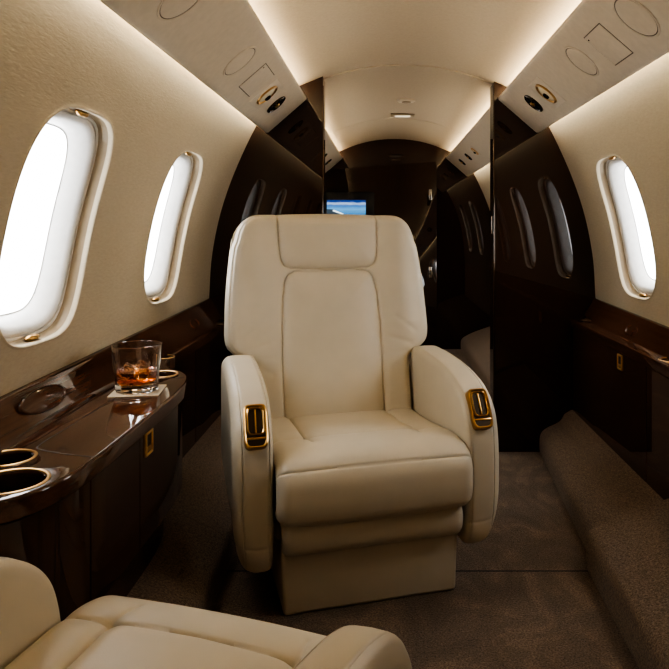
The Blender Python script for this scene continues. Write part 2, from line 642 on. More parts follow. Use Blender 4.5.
# fittings on the valances
def circle_cover(name, side, Y, t, r, label, cat, group=None, deep=False):
    o = empty(name, label=label, cat=cat, group=group)
    o.matrix_world = vframe(side, Y, t)
    bm = bmesh.new()
    lathe(bm, [(r + 0.004, -0.002), (r + 0.003, 0.0022), (r, 0.003), (r - 0.003, 0.0022), (r - 0.004, -0.001)])
    bm_obj('rim', bm, M['valance'], o)
    bm = bmesh.new()
    rg = lathe(bm, [(r - 0.006, -0.002), (r - 0.0065, 0.0012), (r - 0.009, 0.0020), (r * 0.6, 0.0022), (0.002, 0.0022)])
    bm.faces.new(rg[-1])
    bm_obj('cover', bm, M['valance'], o)
    bm = bmesh.new()
    rg = lathe(bm, [(r - 0.001, 0.0006), (r - 0.010, 0.0006)])
    bm_obj('shadow_gap', bm, M['gap'], o)
    return o

def rect_panel(side, Y, t, ly, lt, label):
    o = empty('access_panel', label=label, cat='panel', group='access panels on the valances')
    o.matrix_world = vframe(side, Y, t)
    bm = bmesh.new(); box(bm, -ly / 2 - 0.003, ly / 2 + 0.003, -lt / 2 - 0.003, lt / 2 + 0.003, -0.003, 0.0007)
    bm_obj('shadow_gap', bm, M['gap'], o)
    bm = bmesh.new(); box(bm, -ly / 2, ly / 2, -lt / 2, lt / 2, -0.003, 0.0025, 0.002)
    bm_obj('panel_cover', bm, M['valance'], o)
    bm = bmesh.new(); lathe(bm, [(0.003, 0.0022), (0.0025, 0.0035), (0.0003, 0.0037)], 12, Matrix.Translation((-ly / 2 + 0.014, lt / 2 - 0.014, 0)))
    bm_obj('fastener', bm, M['bronze'], o)
    return o

def reading_light(side, Y, t, label, k=1.2):
    o = empty('reading_light', label=label, cat='lamp', group='gold reading lights on the valances')
    o.matrix_world = vframe(side, Y, t)
    bm = bmesh.new(); box(bm, -0.075 * k, 0.075 * k, -0.062 * k, 0.062 * k, -0.003, 0.0025, 0.003)
    bm_obj('mounting_plate', bm, M['valance'], o)
    bm = bmesh.new(); lathe(bm, [(0.046 * k, 0.001), (0.045 * k, 0.007), (0.040 * k, 0.009), (0.036 * k, 0.005), (0.035 * k, -0.002)])
    bm_obj('bezel', bm, M['gold'], o)
    bm = bmesh.new(); rg = lathe(bm, [(0.036 * k, 0.003), (0.030 * k, 0.007), (0.018 * k, 0.011), (0.002, 0.012)]); bm.faces.new(rg[-1])
    bm_obj('lamp_ball', bm, M['pearl'], o)
    bm = bmesh.new(); rg = lathe(bm, [(0.013 * k, 0.008), (0.012 * k, 0.016), (0.010 * k, 0.018), (0.001, 0.0175)], 24, Matrix.Translation((0.006, -0.006, 0))); bm.faces.new(rg[-1])
    bm_obj('lens', bm, M['lens'], o)
    return o

def air_vent(side, Y, t, label, k=1.1):
    o = empty('air_vent', label=label, cat='air vent', group='round air vents on the valances')
    o.matrix_world = vframe(side, Y, t)
    bm = bmesh.new(); lathe(bm, [(0.048 * k, -0.002), (0.047 * k, 0.005), (0.043 * k, 0.007), (0.038 * k, 0.004), (0.037 * k, -0.001)])
    bm_obj('bezel', bm, M['bronze'], o)
    bm = bmesh.new(); rg = lathe(bm, [(0.038 * k, 0.001), (0.025 * k, 0.0025), (0.001, 0.003)]); bm.faces.new(rg[-1])
    bm_obj('nozzle_cone', bm, M['dark'], o)
    bm = bmesh.new()
    for a in (0, 1, 2):
        mt = Matrix.Rotation(a * PI / 3 + 0.4, 4, 'Z')
        b2 = bmesh.new(); box(b2, -0.034 * k, 0.034 * k, -0.003, 0.003, 0.003, 0.008, 0.001)
        bmesh.ops.transform(b2, matrix=mt, verts=b2.verts)
        tm = bpy.data.meshes.new('t'); b2.to_mesh(tm); b2.free(); bm.from_mesh(tm); bpy.data.meshes.remove(tm)
    bm_obj('vanes', bm, M['bronze'], o)
    bm = bmesh.new(); rg = lathe(bm, [(0.012 * k, 0.004), (0.012 * k, 0.011), (0.008 * k, 0.014), (0.001, 0.0145)], 24); bm.faces.new(rg[-1])
    bm_obj('knob', bm, M['gold'], o)
    return o

for side, sn in ((-1, 'left'), (1, 'right')):
    dy = 0.03 if side < 0 else 0
    reading_light(side, 2.834 + dy, 0.120, 'gold round reading light on the %s beige valance next to the divider' % sn)
    air_vent(side, 3.07 + dy, 0.122, 'dark round air vent at the divider end of the %s beige valance' % sn)
    circle_cover('speaker_cover', side, 2.315, 0.126, 0.068, 'smaller round beige cover on the %s valance, near the reading light' % sn, 'cover', 'round covers on the valances')
    circle_cover('speaker_cover', side, 1.82 if side > 0 else 1.67, 0.122, 0.072, 'larger round beige cover at the top edge of the photo on the %s valance' % sn, 'cover', 'round covers on the valances')
    reading_light(side, 5.02, 0.13, 'small reading light on the far %s valance beyond the divider' % sn, 0.8)
    air_vent(side, 5.42, 0.13, 'small oval-looking air vent on the far %s valance, nearer the divider' % sn, 0.8)
    air_vent(side, 5.85, 0.13, 'small oval-looking air vent on the far %s valance, nearer the end wall' % sn, 0.8)
rect_panel(1, 2.073, 0.113, 0.15, 0.125, 'rectangular beige access panel between two round covers on the right valance')
rect_panel(-1, 2.62, 0.128, 0.19, 0.125, 'rectangular beige access panel beside the reading light on the left valance')

# fixtures in the far ceiling
o = empty('smoke_detector', (0.135, 4.42, 1.904), label='small flat round detector on the ceiling beyond the dividers', cat='detector')
bm = bmesh.new(); rg = lathe(bm, [(0.058, 0.006), (0.057, -0.004), (0.050, -0.008), (0.001, -0.009)]); bm.faces.new(rg[-1])
bm_obj('cover', bm, M['valance'], o)
bm = bmesh.new(); rg = lathe(bm, [(0.030, -0.008), (0.028, -0.012), (0.001, -0.0125)]); bm.faces.new(rg[-1])
bm_obj('sensor_cap', bm, M['reveal'], o)
o = empty('ceiling_light', (0.125, 4.98, 1.904), label='small oblong lit fitting on the ceiling beyond the dividers', cat='lamp')
bm = bmesh.new(); box(bm, -0.085, 0.085, -0.05, 0.05, -0.008, 0.006, 0.006)
bm_obj('housing', bm, M['reveal'], o)
bm = bmesh.new(); box(bm, -0.055, 0.055, -0.028, 0.028, -0.012, -0.006, 0.003)
bm_obj('lit_face', bm, M['signlit'], o)

# ------------------------------------------------------------------ bulkheads, end walls, floor
def section_panel(name, y0, y1, x_in, side, mat):
    """a divider filling the hull section from its inner edge to the skin"""
    out = []
    for h, z in SEC[::3]:
        out.append((XC + side * (h + 0.002), z))
    xin_h = side * (x_in - XC)
    top = [(p[0], p[1]) for p in CEP if (p[0] * side) > xin_h]
    top = sorted(top, key=lambda p: -abs(p[0]))
    for h, z in top:
        if abs(h) < 0.60:
            out.append((XC + h, z - 0.001))
    zi = float(np.interp(x_in - XC, CEP[:, 0], CEP[:, 1]))
    out.append((x_in, zi - 0.001)); out.append((x_in, 0.0))
    n = len(out)
    verts = [(x, y0, z) for x, z in out] + [(x, y1, z) for x, z in out]
    faces = [tuple(range(n)), tuple(range(2 * n - 1, n - 1, -1))]
    for i in range(n):
        faces.append((i, (i + 1) % n, n + (i + 1) % n, n + i))
    o = mesh_obj(name, verts, faces, mat, smooth=False)
    bm = bmesh.new(); bm.from_mesh(o.data)
    bmesh.ops.recalc_face_normals(bm, faces=bm.faces); bm.to_mesh(o.data); bm.free()
    return tag(o, kind='structure')

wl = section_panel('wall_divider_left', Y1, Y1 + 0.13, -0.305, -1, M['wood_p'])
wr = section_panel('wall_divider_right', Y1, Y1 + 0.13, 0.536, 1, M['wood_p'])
for o, x, s in ((wl, -0.305, 1), (wr, 0.536, -1)):
    bm = bmesh.new(); box(bm, x - 0.004, x + 0.004, Y1 - 0.006, Y1 + 0.012, 0.0, 1.80, 0.003)
    bm_obj('edge_strip', bm, M['bronze'], o)
    bm = bmesh.new(); box(bm, x + s * 0.001 - 0.004, x + s * 0.001 + 0.004, Y1 + 0.05, Y1 + 0.075, 1.07, 1.16, 0.003)
    bm_obj('edge_latch', bm, M['chrome'], o)

def end_wall(name, y, mat, th=0.05):
    out = [(XC - h - 0.002, z) for h, z in SEC[::3]] + [(XC + p[0], p[1]) for p in CEP] + [(XC + h + 0.002, z) for h, z in SEC[::-3]]
    n = len(out)
    verts = [(x, y, z) for x, z in out] + [(x, y + th, z) for x, z in out]
    faces = [tuple(range(n)), tuple(range(2 * n - 1, n - 1, -1))] + [(i, (i + 1) % n, n + (i + 1) % n, n + i) for i in range(n)]
    return tag(mesh_obj(name, verts, faces, mat, smooth=False), kind='structure')
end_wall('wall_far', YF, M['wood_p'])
end_wall('wall_rear', Y0 - 0.05, M['wall'])

# door set in the far wall
bm = bmesh.new(); box(bm, -0.62, 0.470, YF - 0.022, YF - 0.002, 0.02, 1.70, 0.004)
door = bm_obj('door_1', bm, M['wood_p'])
# cut its top to the arch
me = door.data
for v in me.vertices:
    if v.co.z > 1.5:
        v.co.z = 1.62 if v.co.x < 0 else 1.70
tag(door, kind='structure')
for z in (1.40, 0.70):
    bm = bmesh.new(); box(bm, 0.395, 0.425, YF - 0.045, YF - 0.020, z - 0.05, z + 0.05, 0.004)
    bm_obj('door_latch', bm, M['chrome'], door)

floor_bm = bmesh.new(); box(floor_bm, XC - 0.95, XC + 0.95, Y0 - 0.05, YF + 0.05, -0.06, 0.0)
tag(bm_obj('floor', floor_bm, M['carpet'], smooth=False), kind='structure')

# carpeted side ducts
def duct(name, side, stations, big=0.0):
    """stations: (Y, inner half-width)"""
    verts = []
    prof_n = None
    for Y, hin in stations:
        b_ = big
        pts = [(hin - b_, -0.01), (hin - b_ - 0.002, 0.05), (hin + 0.001 - b_, 0.078 + b_), (hin + 0.012 - b_, 0.101 + b_), (hin + 0.035, 0.119 + b_),
               (hin + 0.10, 0.153 + b_), (0.80, 0.186 + b_ + 0.004), (0.94, 0.235 + b_)]
        pr = catmull(pts, 5)
        prof_n = len(pr)
        verts += [(XC + side * h, Y, z) for h, z in pr]
    faces = grid_faces(len(stations), prof_n, False, 0, side < 0)
    # end faces
    for e in (0, len(stations) - 1):
        base = e * prof_n
        verts.append((XC + side * 0.94, stations[e][0], -0.01)); c = len(verts) - 1
        f = tuple(range(base, base + prof_n)) + (c,)
        faces.append(f)
    o = mesh_obj(name, verts, faces, M['carpet_side'], sharp=50)
    return tag(o, kind='structure')

st_near = [(y, float(np.interp(y, [-1.7, 1.5, 1.75, 2.263], [0.555, 0.568, 0.576, 0.593]))) for y in np.linspace(Y0, 2.262, 24)]
st_far = [(y, float(np.interp(y, [2.263, 2.8, 3.44], [0.593, 0.63, 0.675]))) for y in np.linspace(2.264, Y1 - 0.002, 14)]
duct('baseboard_right', 1, st_near, 0.026)
duct('baseboard_right.001', 1, st_far)
duct('baseboard_left', -1, st_near)
duct('baseboard_left.001', -1, st_far)
st_b = [(y, 0.60) for y in np.linspace(Y1 + 0.132, YF - 0.03, 6)]
duct('baseboard_right.002', 1, st_b)
duct('baseboard_left.002', -1, st_b)

# ------------------------------------------------------------------ side ledges (worktop) and cabinets
ZT = 0.640
def circ(cx, cy, r, n=48):
    return [(cx + r * math.cos(2 * PI * k / n), cy + r * math.sin(2 * PI * k / n)) for k in range(n)]

def cup_holder(parent, x, y, r, z=ZT, mat=None, raised=False):
    if raised: mat = M['bronze']
    bm = bmesh.new()
    lathe(bm, [(r - 0.004, -0.004), (r - 0.0035, 0.0005), (r - 0.001, 0.0016), (r + 0.0015, 0.0016), (r + 0.0035, 0.0008), (r + 0.004, -0.001)], 64, Matrix.Translation((x, y, z)))
    if raised:
        lathe(bm, [(r + 0.004, 0.0), (r + 0.006, 0.004), (r + 0.004, 0.012), (r + 0.003, 0.013), (r + 0.006, 0.015), (r + 0.006, 0.018), (r + 0.002, 0.020), (r - 0.004, 0.019), (r - 0.004, 0.0)], 64, Matrix.Translation((x, y, z)))
    rim = bm_obj('cup_holder', bm, mat or M['gold'], parent)
    bm = bmesh.new()
    rg = lathe(bm, [(r - 0.002, -0.0015), (r - 0.004, -0.004), (r - 0.007, -0.03), (r - 0.007, -0.036), (r - 0.010, -0.0385), (0.002, -0.0385)], 64, Matrix.Translation((x, y, z)))
    bm.faces.new(rg[-1])
    bm_obj('well', bm, M['dark'], rim)
    return rim

def backboard(parent, side, y0, y1, name='backboard'):
    prof = [(0.9475, 0.600), (0.872, 0.630), (0.874, 0.646), (0.880, 0.655), (0.928, 0.722), (0.933, 0.736), (0.938, 0.742), (0.9465, 0.744), (0.9475, 0.70)]
    ys = np.linspace(y0, y1, 3)
    n = len(prof)
    lift = lambda y, z: (0.012 - 0.018 * (3.44 - y)) * max(0.0, min(1.0, (z - 0.655) / 0.067))
    verts = [(XC + side * h, y, z + lift(y, z)) for y in ys for h, z in prof]
    faces = grid_faces(3, n, True, 0, side > 0)
    faces.append(tuple(range(n))); faces.append(tuple(range(3 * n - 1, 2 * n - 1, -1)))
    return mesh_obj(name, verts, faces, M['wood_t'], parent, sharp=50)

# left worktop: narrow ledge, bow-fronted table, narrow ledge
LX = -0.850
front = [(-0.798, -1.6), (-0.798, 0.4), (-0.798, 0.95), (-0.796, 1.06), (-0.785, 1.10), (-0.755, 1.130), (-0.71, 1.158), (-0.657, 1.180), (-0.618, 1.228), (-0.596, 1.30), (-0.588, 1.40), (-0.586, 1.55), (-0.586, 1.75),
         (-0.588, 1.95), (-0.598, 2.08), (-0.618, 2.17), (-0.650, 2.235), (-0.690, 2.285), (-0.730, 2.335), (-0.755, 2.40), (-0.767, 2.48), (-0.770, 2.60), (-0.770, 3.0), (-0.770, 3.435)]
FR = resample(catmull(front, 8), 0.02)
left = empty('side_ledge', label='glossy dark walnut side ledge with bow-fronted table under the left windows, carrying the tumbler', cat='ledge')
cups_L = [(-0.684, 1.272, 0.066), (-0.757, 1.402, 0.052), (-0.706, 2.205, 0.050), (-0.795, 2.50, 0.040), (-0.804, 3.34, 0.044)]
out_L = [tuple(p) for p in FR] + [(LX, 3.435), (LX, -1.6)]
top = plate_with_holes('ledge_top', out_L, [circ(x, y, r) for x, y, r in cups_L], ZT, 0.042, 0.007, M['wood_t'], left)
for x, y, r in cups_L:
    cup_holder(left, x, y, r, raised=y > 3)
backboard(left, -1, -1.6, 3.435)
# joints of the folding leaf: fine dark grooves sunk in the top
def groove(parent, pts, w=0.0016, z=ZT):
    P = [Vector((p[0], p[1], z + 0.0004)) for p in pts]
    vs, fs = [], []
    for i, p in enumerate(P):
        a = P[max(0, i - 1)]; b_ = P[min(len(P) - 1, i + 1)]
        t = (b_ - a).normalized(); nn = Vector((-t.y, t.x, 0))
        vs += [p + nn * w, p - nn * w]
    for i in range(len(P) - 1):
        fs.append((2 * i, 2 * i + 1, 2 * i + 3, 2 * i + 2))
    return mesh_obj('leaf_joint', vs, fs, M['dark'], parent, smooth=False)
groove(left, catmull([(-0.584, 1.405), (-0.65, 1.425), (-0.71, 1.45), (-0.727, 1.462), (-0.733, 1.49), (-0.732, 1.6), (-0.730, 1.9), (-0.728, 2.10)], 6))
groove(left, catmull([(-0.728, 2.10), (-0.722, 2.125), (-0.70, 2.135), (-0.618, 2.15)], 6))

def inset_path(P, d, side):
    t = np.gradient(P, axis=0); t /= np.linalg.norm(t, axis=1)[:, None]
    n = np.stack([t[:, 1], -t[:, 0]], 1) * side      # towards the wall
    return P + n * d

def sweep_panel(name, P, z0, z1, th, mat, parent, side):
    """upright panel following a plan path, th thick towards the wall"""
    A = inset_path(P, 0.0, side); B = inset_path(P, th, side)
    e = 0.0025
    rows = [(inset_path(P, e, side), z0), (A, z0 + e), (A, z1 - e), (inset_path(P, e, side), z1), (B, z1), (B, z0)]
    n = len(P)
    verts = []
    for Q, z in rows:
        verts += [(q[0], q[1], z) for q in Q]
    faces = []
    R = len(rows)
    for i in range(R):
        for j in range(n - 1):
            a = i * n + j; b_ = i * n + j + 1; c = ((i + 1) % R) * n + j + 1; d = ((i + 1) % R) * n + j
            faces.append((a, b_, c, d))
    faces.append(tuple(i * n for i in range(R))); faces.append(tuple(i * n + n - 1 for i in range(R))[::-1])
    o = mesh_obj(name, verts, faces, mat, parent, sharp=30)
    bm = bmesh.new(); bm.from_mesh(o.data); bmesh.ops.recalc_face_normals(bm, faces=bm.faces); bm.to_mesh(o.data); bm.free()
    return o

def seg(P, y0, y1):
    m = P[(P[:, 1] > y0 + 0.002) & (P[:, 1] < y1 - 0.002)]
    e = lambda y: [[np.interp(y, P[:, 1], P[:, 0]), y]]
    return np.vstack([e(y0), m, e(y1)])

def pull_handle(parent, p, dirv, nrm):
    """gold flush pull: bezel, cup and ring"""
    x = Vector(dirv).normalized(); nn = Vector(nrm).normalized(); z = Vector((0, 0, 1))
    m = Matrix((x, z, nn)).transposed().to_4x4(); m.translation = Vector(p)
    bm = bmesh.new()
    w, h = 0.026, 0.030
    for (a, b_, c, d) in ((-w, w, h - 0.007, h), (-w, w, -h, -h + 0.007), (-w, -w + 0.007, -h, h), (w - 0.007, w, -h, h)):
        box(bm, a, b_, c, d, -0.004, 0.005, 0.0015)
    bmesh.ops.transform(bm, matrix=m, verts=bm.verts)
    ho = bm_obj('handle', bm, M['gold_satin'], parent)
    bm = bmesh.new(); box(bm, -w + 0.006, w - 0.006, -h + 0.006, h - 0.006, -0.003, 0.0012)
    bmesh.ops.transform(bm, matrix=m, verts=bm.verts)
    bm_obj('handle_recess', bm, M['brass_dark'], ho)
    bm = bmesh.new(); box(bm, -w + 0.010, w - 0.010, -0.019, -0.008, 0.001, 0.004, 0.001)
    bmesh.ops.transform(bm, matrix=m, verts=bm.verts)
    bm_obj('handle_tab', bm, M['gold'], ho)

FIN = inset_path(FR, 0.010, -1)           # cabinet face sits a little behind the ledge lip
ZC0, ZC1 = 0.315, 0.594

def left_unit(name, label, y0, y1, doors, z0=ZC0, group='walnut side cabinets', handle_at=None, plinth=True, back=0.0):
    o = empty(name, label=label, cat='cabinet', group=group)
    FIN = inset_path(FR, 0.010 + back, -1)
    P = seg(FIN, y0, y1)
    body = sweep_panel('body', inset_path(P, 0.021, -1), z0 + 0.01, ZC1 - 0.001, 0.012, M['dark'], o, -1)
    for a, b_ in doors:
        d = sweep_panel('door', seg(FIN, a, b_), z0, ZC1, 0.020, M['wood_v'], o, -1)
        if handle_at and a < handle_at < b_:
            i = int(np.argmin(np.abs(FIN[:, 1] - handle_at)))
            t = FIN[min(i + 1, len(FIN) - 1)] - FIN[i - 1]
            nrm = Vector((t[1], -t[0], 0))
            pull_handle(d, (FIN[i][0], FIN[i][1], ZC1 - 0.034), (t[0], t[1], 0), nrm)
    if plinth:
        sweep_panel('plinth', inset_path(P, 0.055, -1), 0.15, z0 + 0.004, 0.03, M['wood_v'], o, -1)
    return o

left_unit('side_cabinet', 'curved walnut cabinet below the near left cup holders', 1.135, 1.417, [(1.135, 1.417)])
left_unit('side_cabinet', 'walnut cabinet with a gold pull below the tumbler', 1.424, 2.34, [(1.424, 1.700), (1.704, 2.34)], handle_at=1.755)
left_unit('side_cabinet', 'slim walnut cabinet under the narrow left ledge, behind the armchair', 2.36, 3.43, [(2.36, 2.88), (2.89, 3.43)], z0=0.20)
left_unit('side_cabinet', 'slim walnut cabinet under the left ledge, nearest the camera', -1.58, 1.05, [(-1.58, -0.2), (-0.19, 1.05)], z0=0.20, plinth=False, back=0.026)

# right ledge: narrow all along
RXF, RXB = 0.917, 1.022
right = empty('side_ledge', label='narrow glossy dark walnut side ledge under the right window', cat='ledge')
cups_R = [(0.978, 3.35, 0.050), (0.972, 2.36, 0.044), (0.972, 1.35, 0.044)]
out_R = [(RXF, -1.6), (RXB, -1.6), (RXB, 3.435), (RXF, 3.435)]
ZR = 0.655
plate_with_holes('ledge_top', out_R, [circ(x, y, r) for x, y, r in cups_R], ZR, 0.040, 0.007, M['wood_t'], right)
for i, (x, y, r) in enumerate(cups_R):
    cup_holder(right, x, y, r, ZR, raised=y > 3)
backboard(right, 1, -1.6, 3.435)
RP = np.stack([np.full(120, RXF + 0.004), np.linspace(-1.6, 3.435, 120)], 1)
RP = resample(RP, 0.02)

def right_unit(label, y0, y1, handle=None):
    o = empty('side_cabinet', label=label, cat='cabinet', group='walnut side cabinets')
    P = seg(RP, y0, y1)
    sweep_panel('body', inset_path(P, 0.021, 1), 0.17, 0.612, 0.012, M['dark'], o, 1)
    d = sweep_panel('door', P, 0.165, 0.612, 0.020, M['wood_v'], o, 1)
    if handle:
        pull_handle(d, (RXF + 0.004, handle, 0.575), (0, 1, 0), (-1, 0, 0))
    return o
right_unit('tall flat walnut cabinet with a gold pull, next to the right divider', 2.47, 3.43, 2.74)
right_unit('tall flat walnut cabinet cut by the right edge, beside the gold-pull cabinet', 1.5, 2.464)
right_unit('flat walnut cabinet under the right ledge, nearest the camera', -1.58, 1.494)

# oval recessed dishes in the backboards
def oval_dish(parent, side, Y, L=0.11, Hh=0.030):
    e = Vector((side * (0.880 - 0.928), 0, 0.655 - 0.722)).normalized() * -1
    nn = Vector((-side * (0.722 - 0.655), 0, (0.928 - 0.880))).normalized()
    x = e.cross(nn)
    m = Matrix((x, e, nn)).transposed().to_4x4()
    m.translation = Vector((XC + side * 0.904, Y, 0.6885))
    S = m @ Matrix.Diagonal((L, Hh, 1, 1))
    bm = bmesh.new(); lathe(bm, [(1.0, -0.002), (0.985, 0.004), (0.93, 0.006), (0.88, 0.003), (0.86, -0.001)], 56, S)
    o = bm_obj('oval_dish', bm, M['wood_t'], parent)
    bm = bmesh.new(); rg = lathe(bm, [(0.88, 0.002), (0.70, 0.0035), (0.4, 0.006), (0.02, 0.007)], 56, S); bm.faces.new(rg[-1])
    bm_obj('dish_lid', bm, M['wood_t'], o)
    return o
oval_dish(left, -1, 1.68)
oval_dish(left, -1, 3.0, 0.06, 0.024)
oval_dish(right, 1, 2.80, 0.06, 0.024)

# ------------------------------------------------------------------ coaster, tumbler, whiskey, ice
GX, GY = -0.697, 1.968
bm = bmesh.new(); box(bm, -0.067, 0.067, -0.067, 0.067, 0.0, 0.003, 0.0012)
co = bm_obj('coaster', bm, M['card'])
co.location = (GX + 0.002, GY + 0.002, ZT + 0.0003); co.rotation_euler = (0, 0, math.radians(7.5))
tag(co, 'square cream card coaster under the whiskey tumbler', 'coaster')

ZG = ZT + 0.0036
def tumbler():
    o = empty('whiskey_tumbler', (GX, GY, ZG), label='heavy cut-glass tumbler of whiskey standing on the coaster', cat='glass')
    bm = bmesh.new()
    n = 96
    prof_out = [(0.054, 0.0), (0.058, 0.002), (0.060, 0.008), (0.0608, 0.02), (0.0625, 0.045), (0.0645, 0.075), (0.0665, 0.105), (0.0680, 0.128)]
    prof_in = [(0.0676, 0.1300), (0.0660, 0.1303), (0.0652, 0.128), (0.0636, 0.105), (0.0612, 0.075), (0.0588, 0.045), (0.0565, 0.026), (0.050, 0.0215), (0.030, 0.0205), (0.002, 0.0203)]
    rings = []
    def facet(r, z, a):
        w = max(0.0, min(1.0, (0.072 - z) / 0.018))
        k = 10
        ph = (a * k / (2 * PI)) % 1.0 - 0.5
        flat = math.cos(PI / k) / math.cos(2 * PI / k * ph)
        return r * (1 - w * (1 - flat) * 1.0)
    for r, z in prof_out:
        rings.append([bm.verts.new((facet(r, z, 2 * PI * i / n) * math.cos(2 * PI * i / n), facet(r, z, 2 * PI * i / n) * math.sin(2 * PI * i / n), z)) for i in range(n)])
    for r, z in prof_in:
        rings.append([bm.verts.new((r * math.cos(2 * PI * i / n), r * math.sin(2 * PI * i / n), z)) for i in range(n)])
    for A, B in zip(rings[:-1], rings[1:]):
        for i in range(n):
            bm.faces.new((A[i], A[(i + 1) % n], B[(i + 1) % n], B[i]))
    bm.faces.new(rings[0][::-1]); bm.faces.new(rings[-1])
    bm_obj('glass_body', bm, M['glass'], o, sharp=12)
    return o
tumbler()
bm = bmesh.new()
n = 64
prof = [(0.002, 0.0209), (0.030, 0.0211), (0.050, 0.0221), (0.0559, 0.0266), (0.0580, 0.045), (0.0588, 0.058), (0.0560, 0.0572), (0.002, 0.0570)]
rg = lathe(bm, prof, n)
bm.faces.new(rg[0]); bm.faces.new(rg[-1])
wk = bm_obj('whiskey', bm, M['whiskey'])
wk.location = (GX, GY, ZG)
tag(wk, 'amber whiskey in the bottom of the cut-glass tumbler', 'drink')
for i, (x, y, z, s, r) in enumerate(((-0.022, -0.012, 0.057, 0.034, (0.3, 0.5, 0.2)), (0.020, -0.016, 0.054, 0.032, (0.9, 0.2, 0.7)), (0.004, 0.024, 0.058, 0.034, (0.2, 0.9, 1.2)))):
    bm = bmesh.new(); box(bm, -s / 2, s / 2, -s / 2, s / 2, -s / 2, s / 2, 0.006, 3)
    ic = bm_obj('ice_cube', bm, M['ice'])
    ic.location = (GX + x, GY + y, ZG + z); ic.rotation_euler = r
    tag(ic, 'clear ice cube floating in the whiskey tumbler', 'ice cube', 'ice cubes in the tumbler')

# ------------------------------------------------------------------ monitor on the far wall
mo = empty('monitor', (-0.515, 6.20, 1.138), label='black framed screen showing a blue seascape on the far wall behind the armchair', cat='screen')
bm = bmesh.new(); box(bm, -0.05, 0.42, 0, 0.05, -0.06, 0.28, 0.006)
bm_obj('bezel', bm, M['black'], mo)
bm = bmesh.new(); box(bm, 0.12, 0.30, 0.05, 0.135, 0.02, 0.2)
bm_obj('mount', bm, M['black'], mo)
v = [(0, -0.002, 0), (0.345, -0.002, 0), (0.345, -0.002, 0.21), (0, -0.002, 0.21)]
scn = mesh_obj('display', v, [(0, 1, 2, 3)], M['screen'], mo, smooth=False)
pts = [(0, -0.004, 0.13), (0.05, -0.004, 0.128), (0.08, -0.004, 0.115), (0.13, -0.004, 0.098), (0.19, -0.004, 0.068), (0.21, -0.004, 0.055), (0.345, -0.004, 0.06), (0.345, -0.004, 0.0), (0, -0.004, 0.0)]
mesh_obj('picture_headland', pts, [tuple(range(len(pts)))], M['pier'], scn, smooth=False)
pts = [(0.06, -0.005, 0.124), (0.10, -0.005, 0.108), (0.15, -0.005, 0.088), (0.145, -0.005, 0.08), (0.09, -0.005, 0.098), (0.05, -0.005, 0.112)]
mesh_obj('picture_surf', pts, [tuple(range(len(pts)))], M['foam'], scn, smooth=False)

# ------------------------------------------------------------------ cabin armchair
def seg_dist(px, py, poly):
    d = np.full(px.shape, 1e9)
    for (x0, y0), (x1, y1) in zip(poly[:-1], poly[1:]):
        dx, dy = x1 - x0, y1 - y0
        L2 = dx * dx + dy * dy + 1e-12
        t = np.clip(((px - x0) * dx + (py - y0) * dy) / L2, 0, 1)
        d = np.minimum(d, np.hypot(px - x0 - t * dx, py - y0 - t * dy))
    return d

def seam_drop(d, depth=0.0065, w=0.0032, soft=0.006, sw=0.013):
    return depth * np.exp(-(d / w)**2) + soft * np.exp(-(d / sw)**1.5)

def round_poly(pts, n=6):
    return [tuple(p) for p in catmull(pts, n)]

def split_mesh(name, V, F, region_fn, mat, parent):
    a = [f for f in F if not region_fn(f)]
    b_ = [f for f in F if region_fn(f)]
    return a, b_

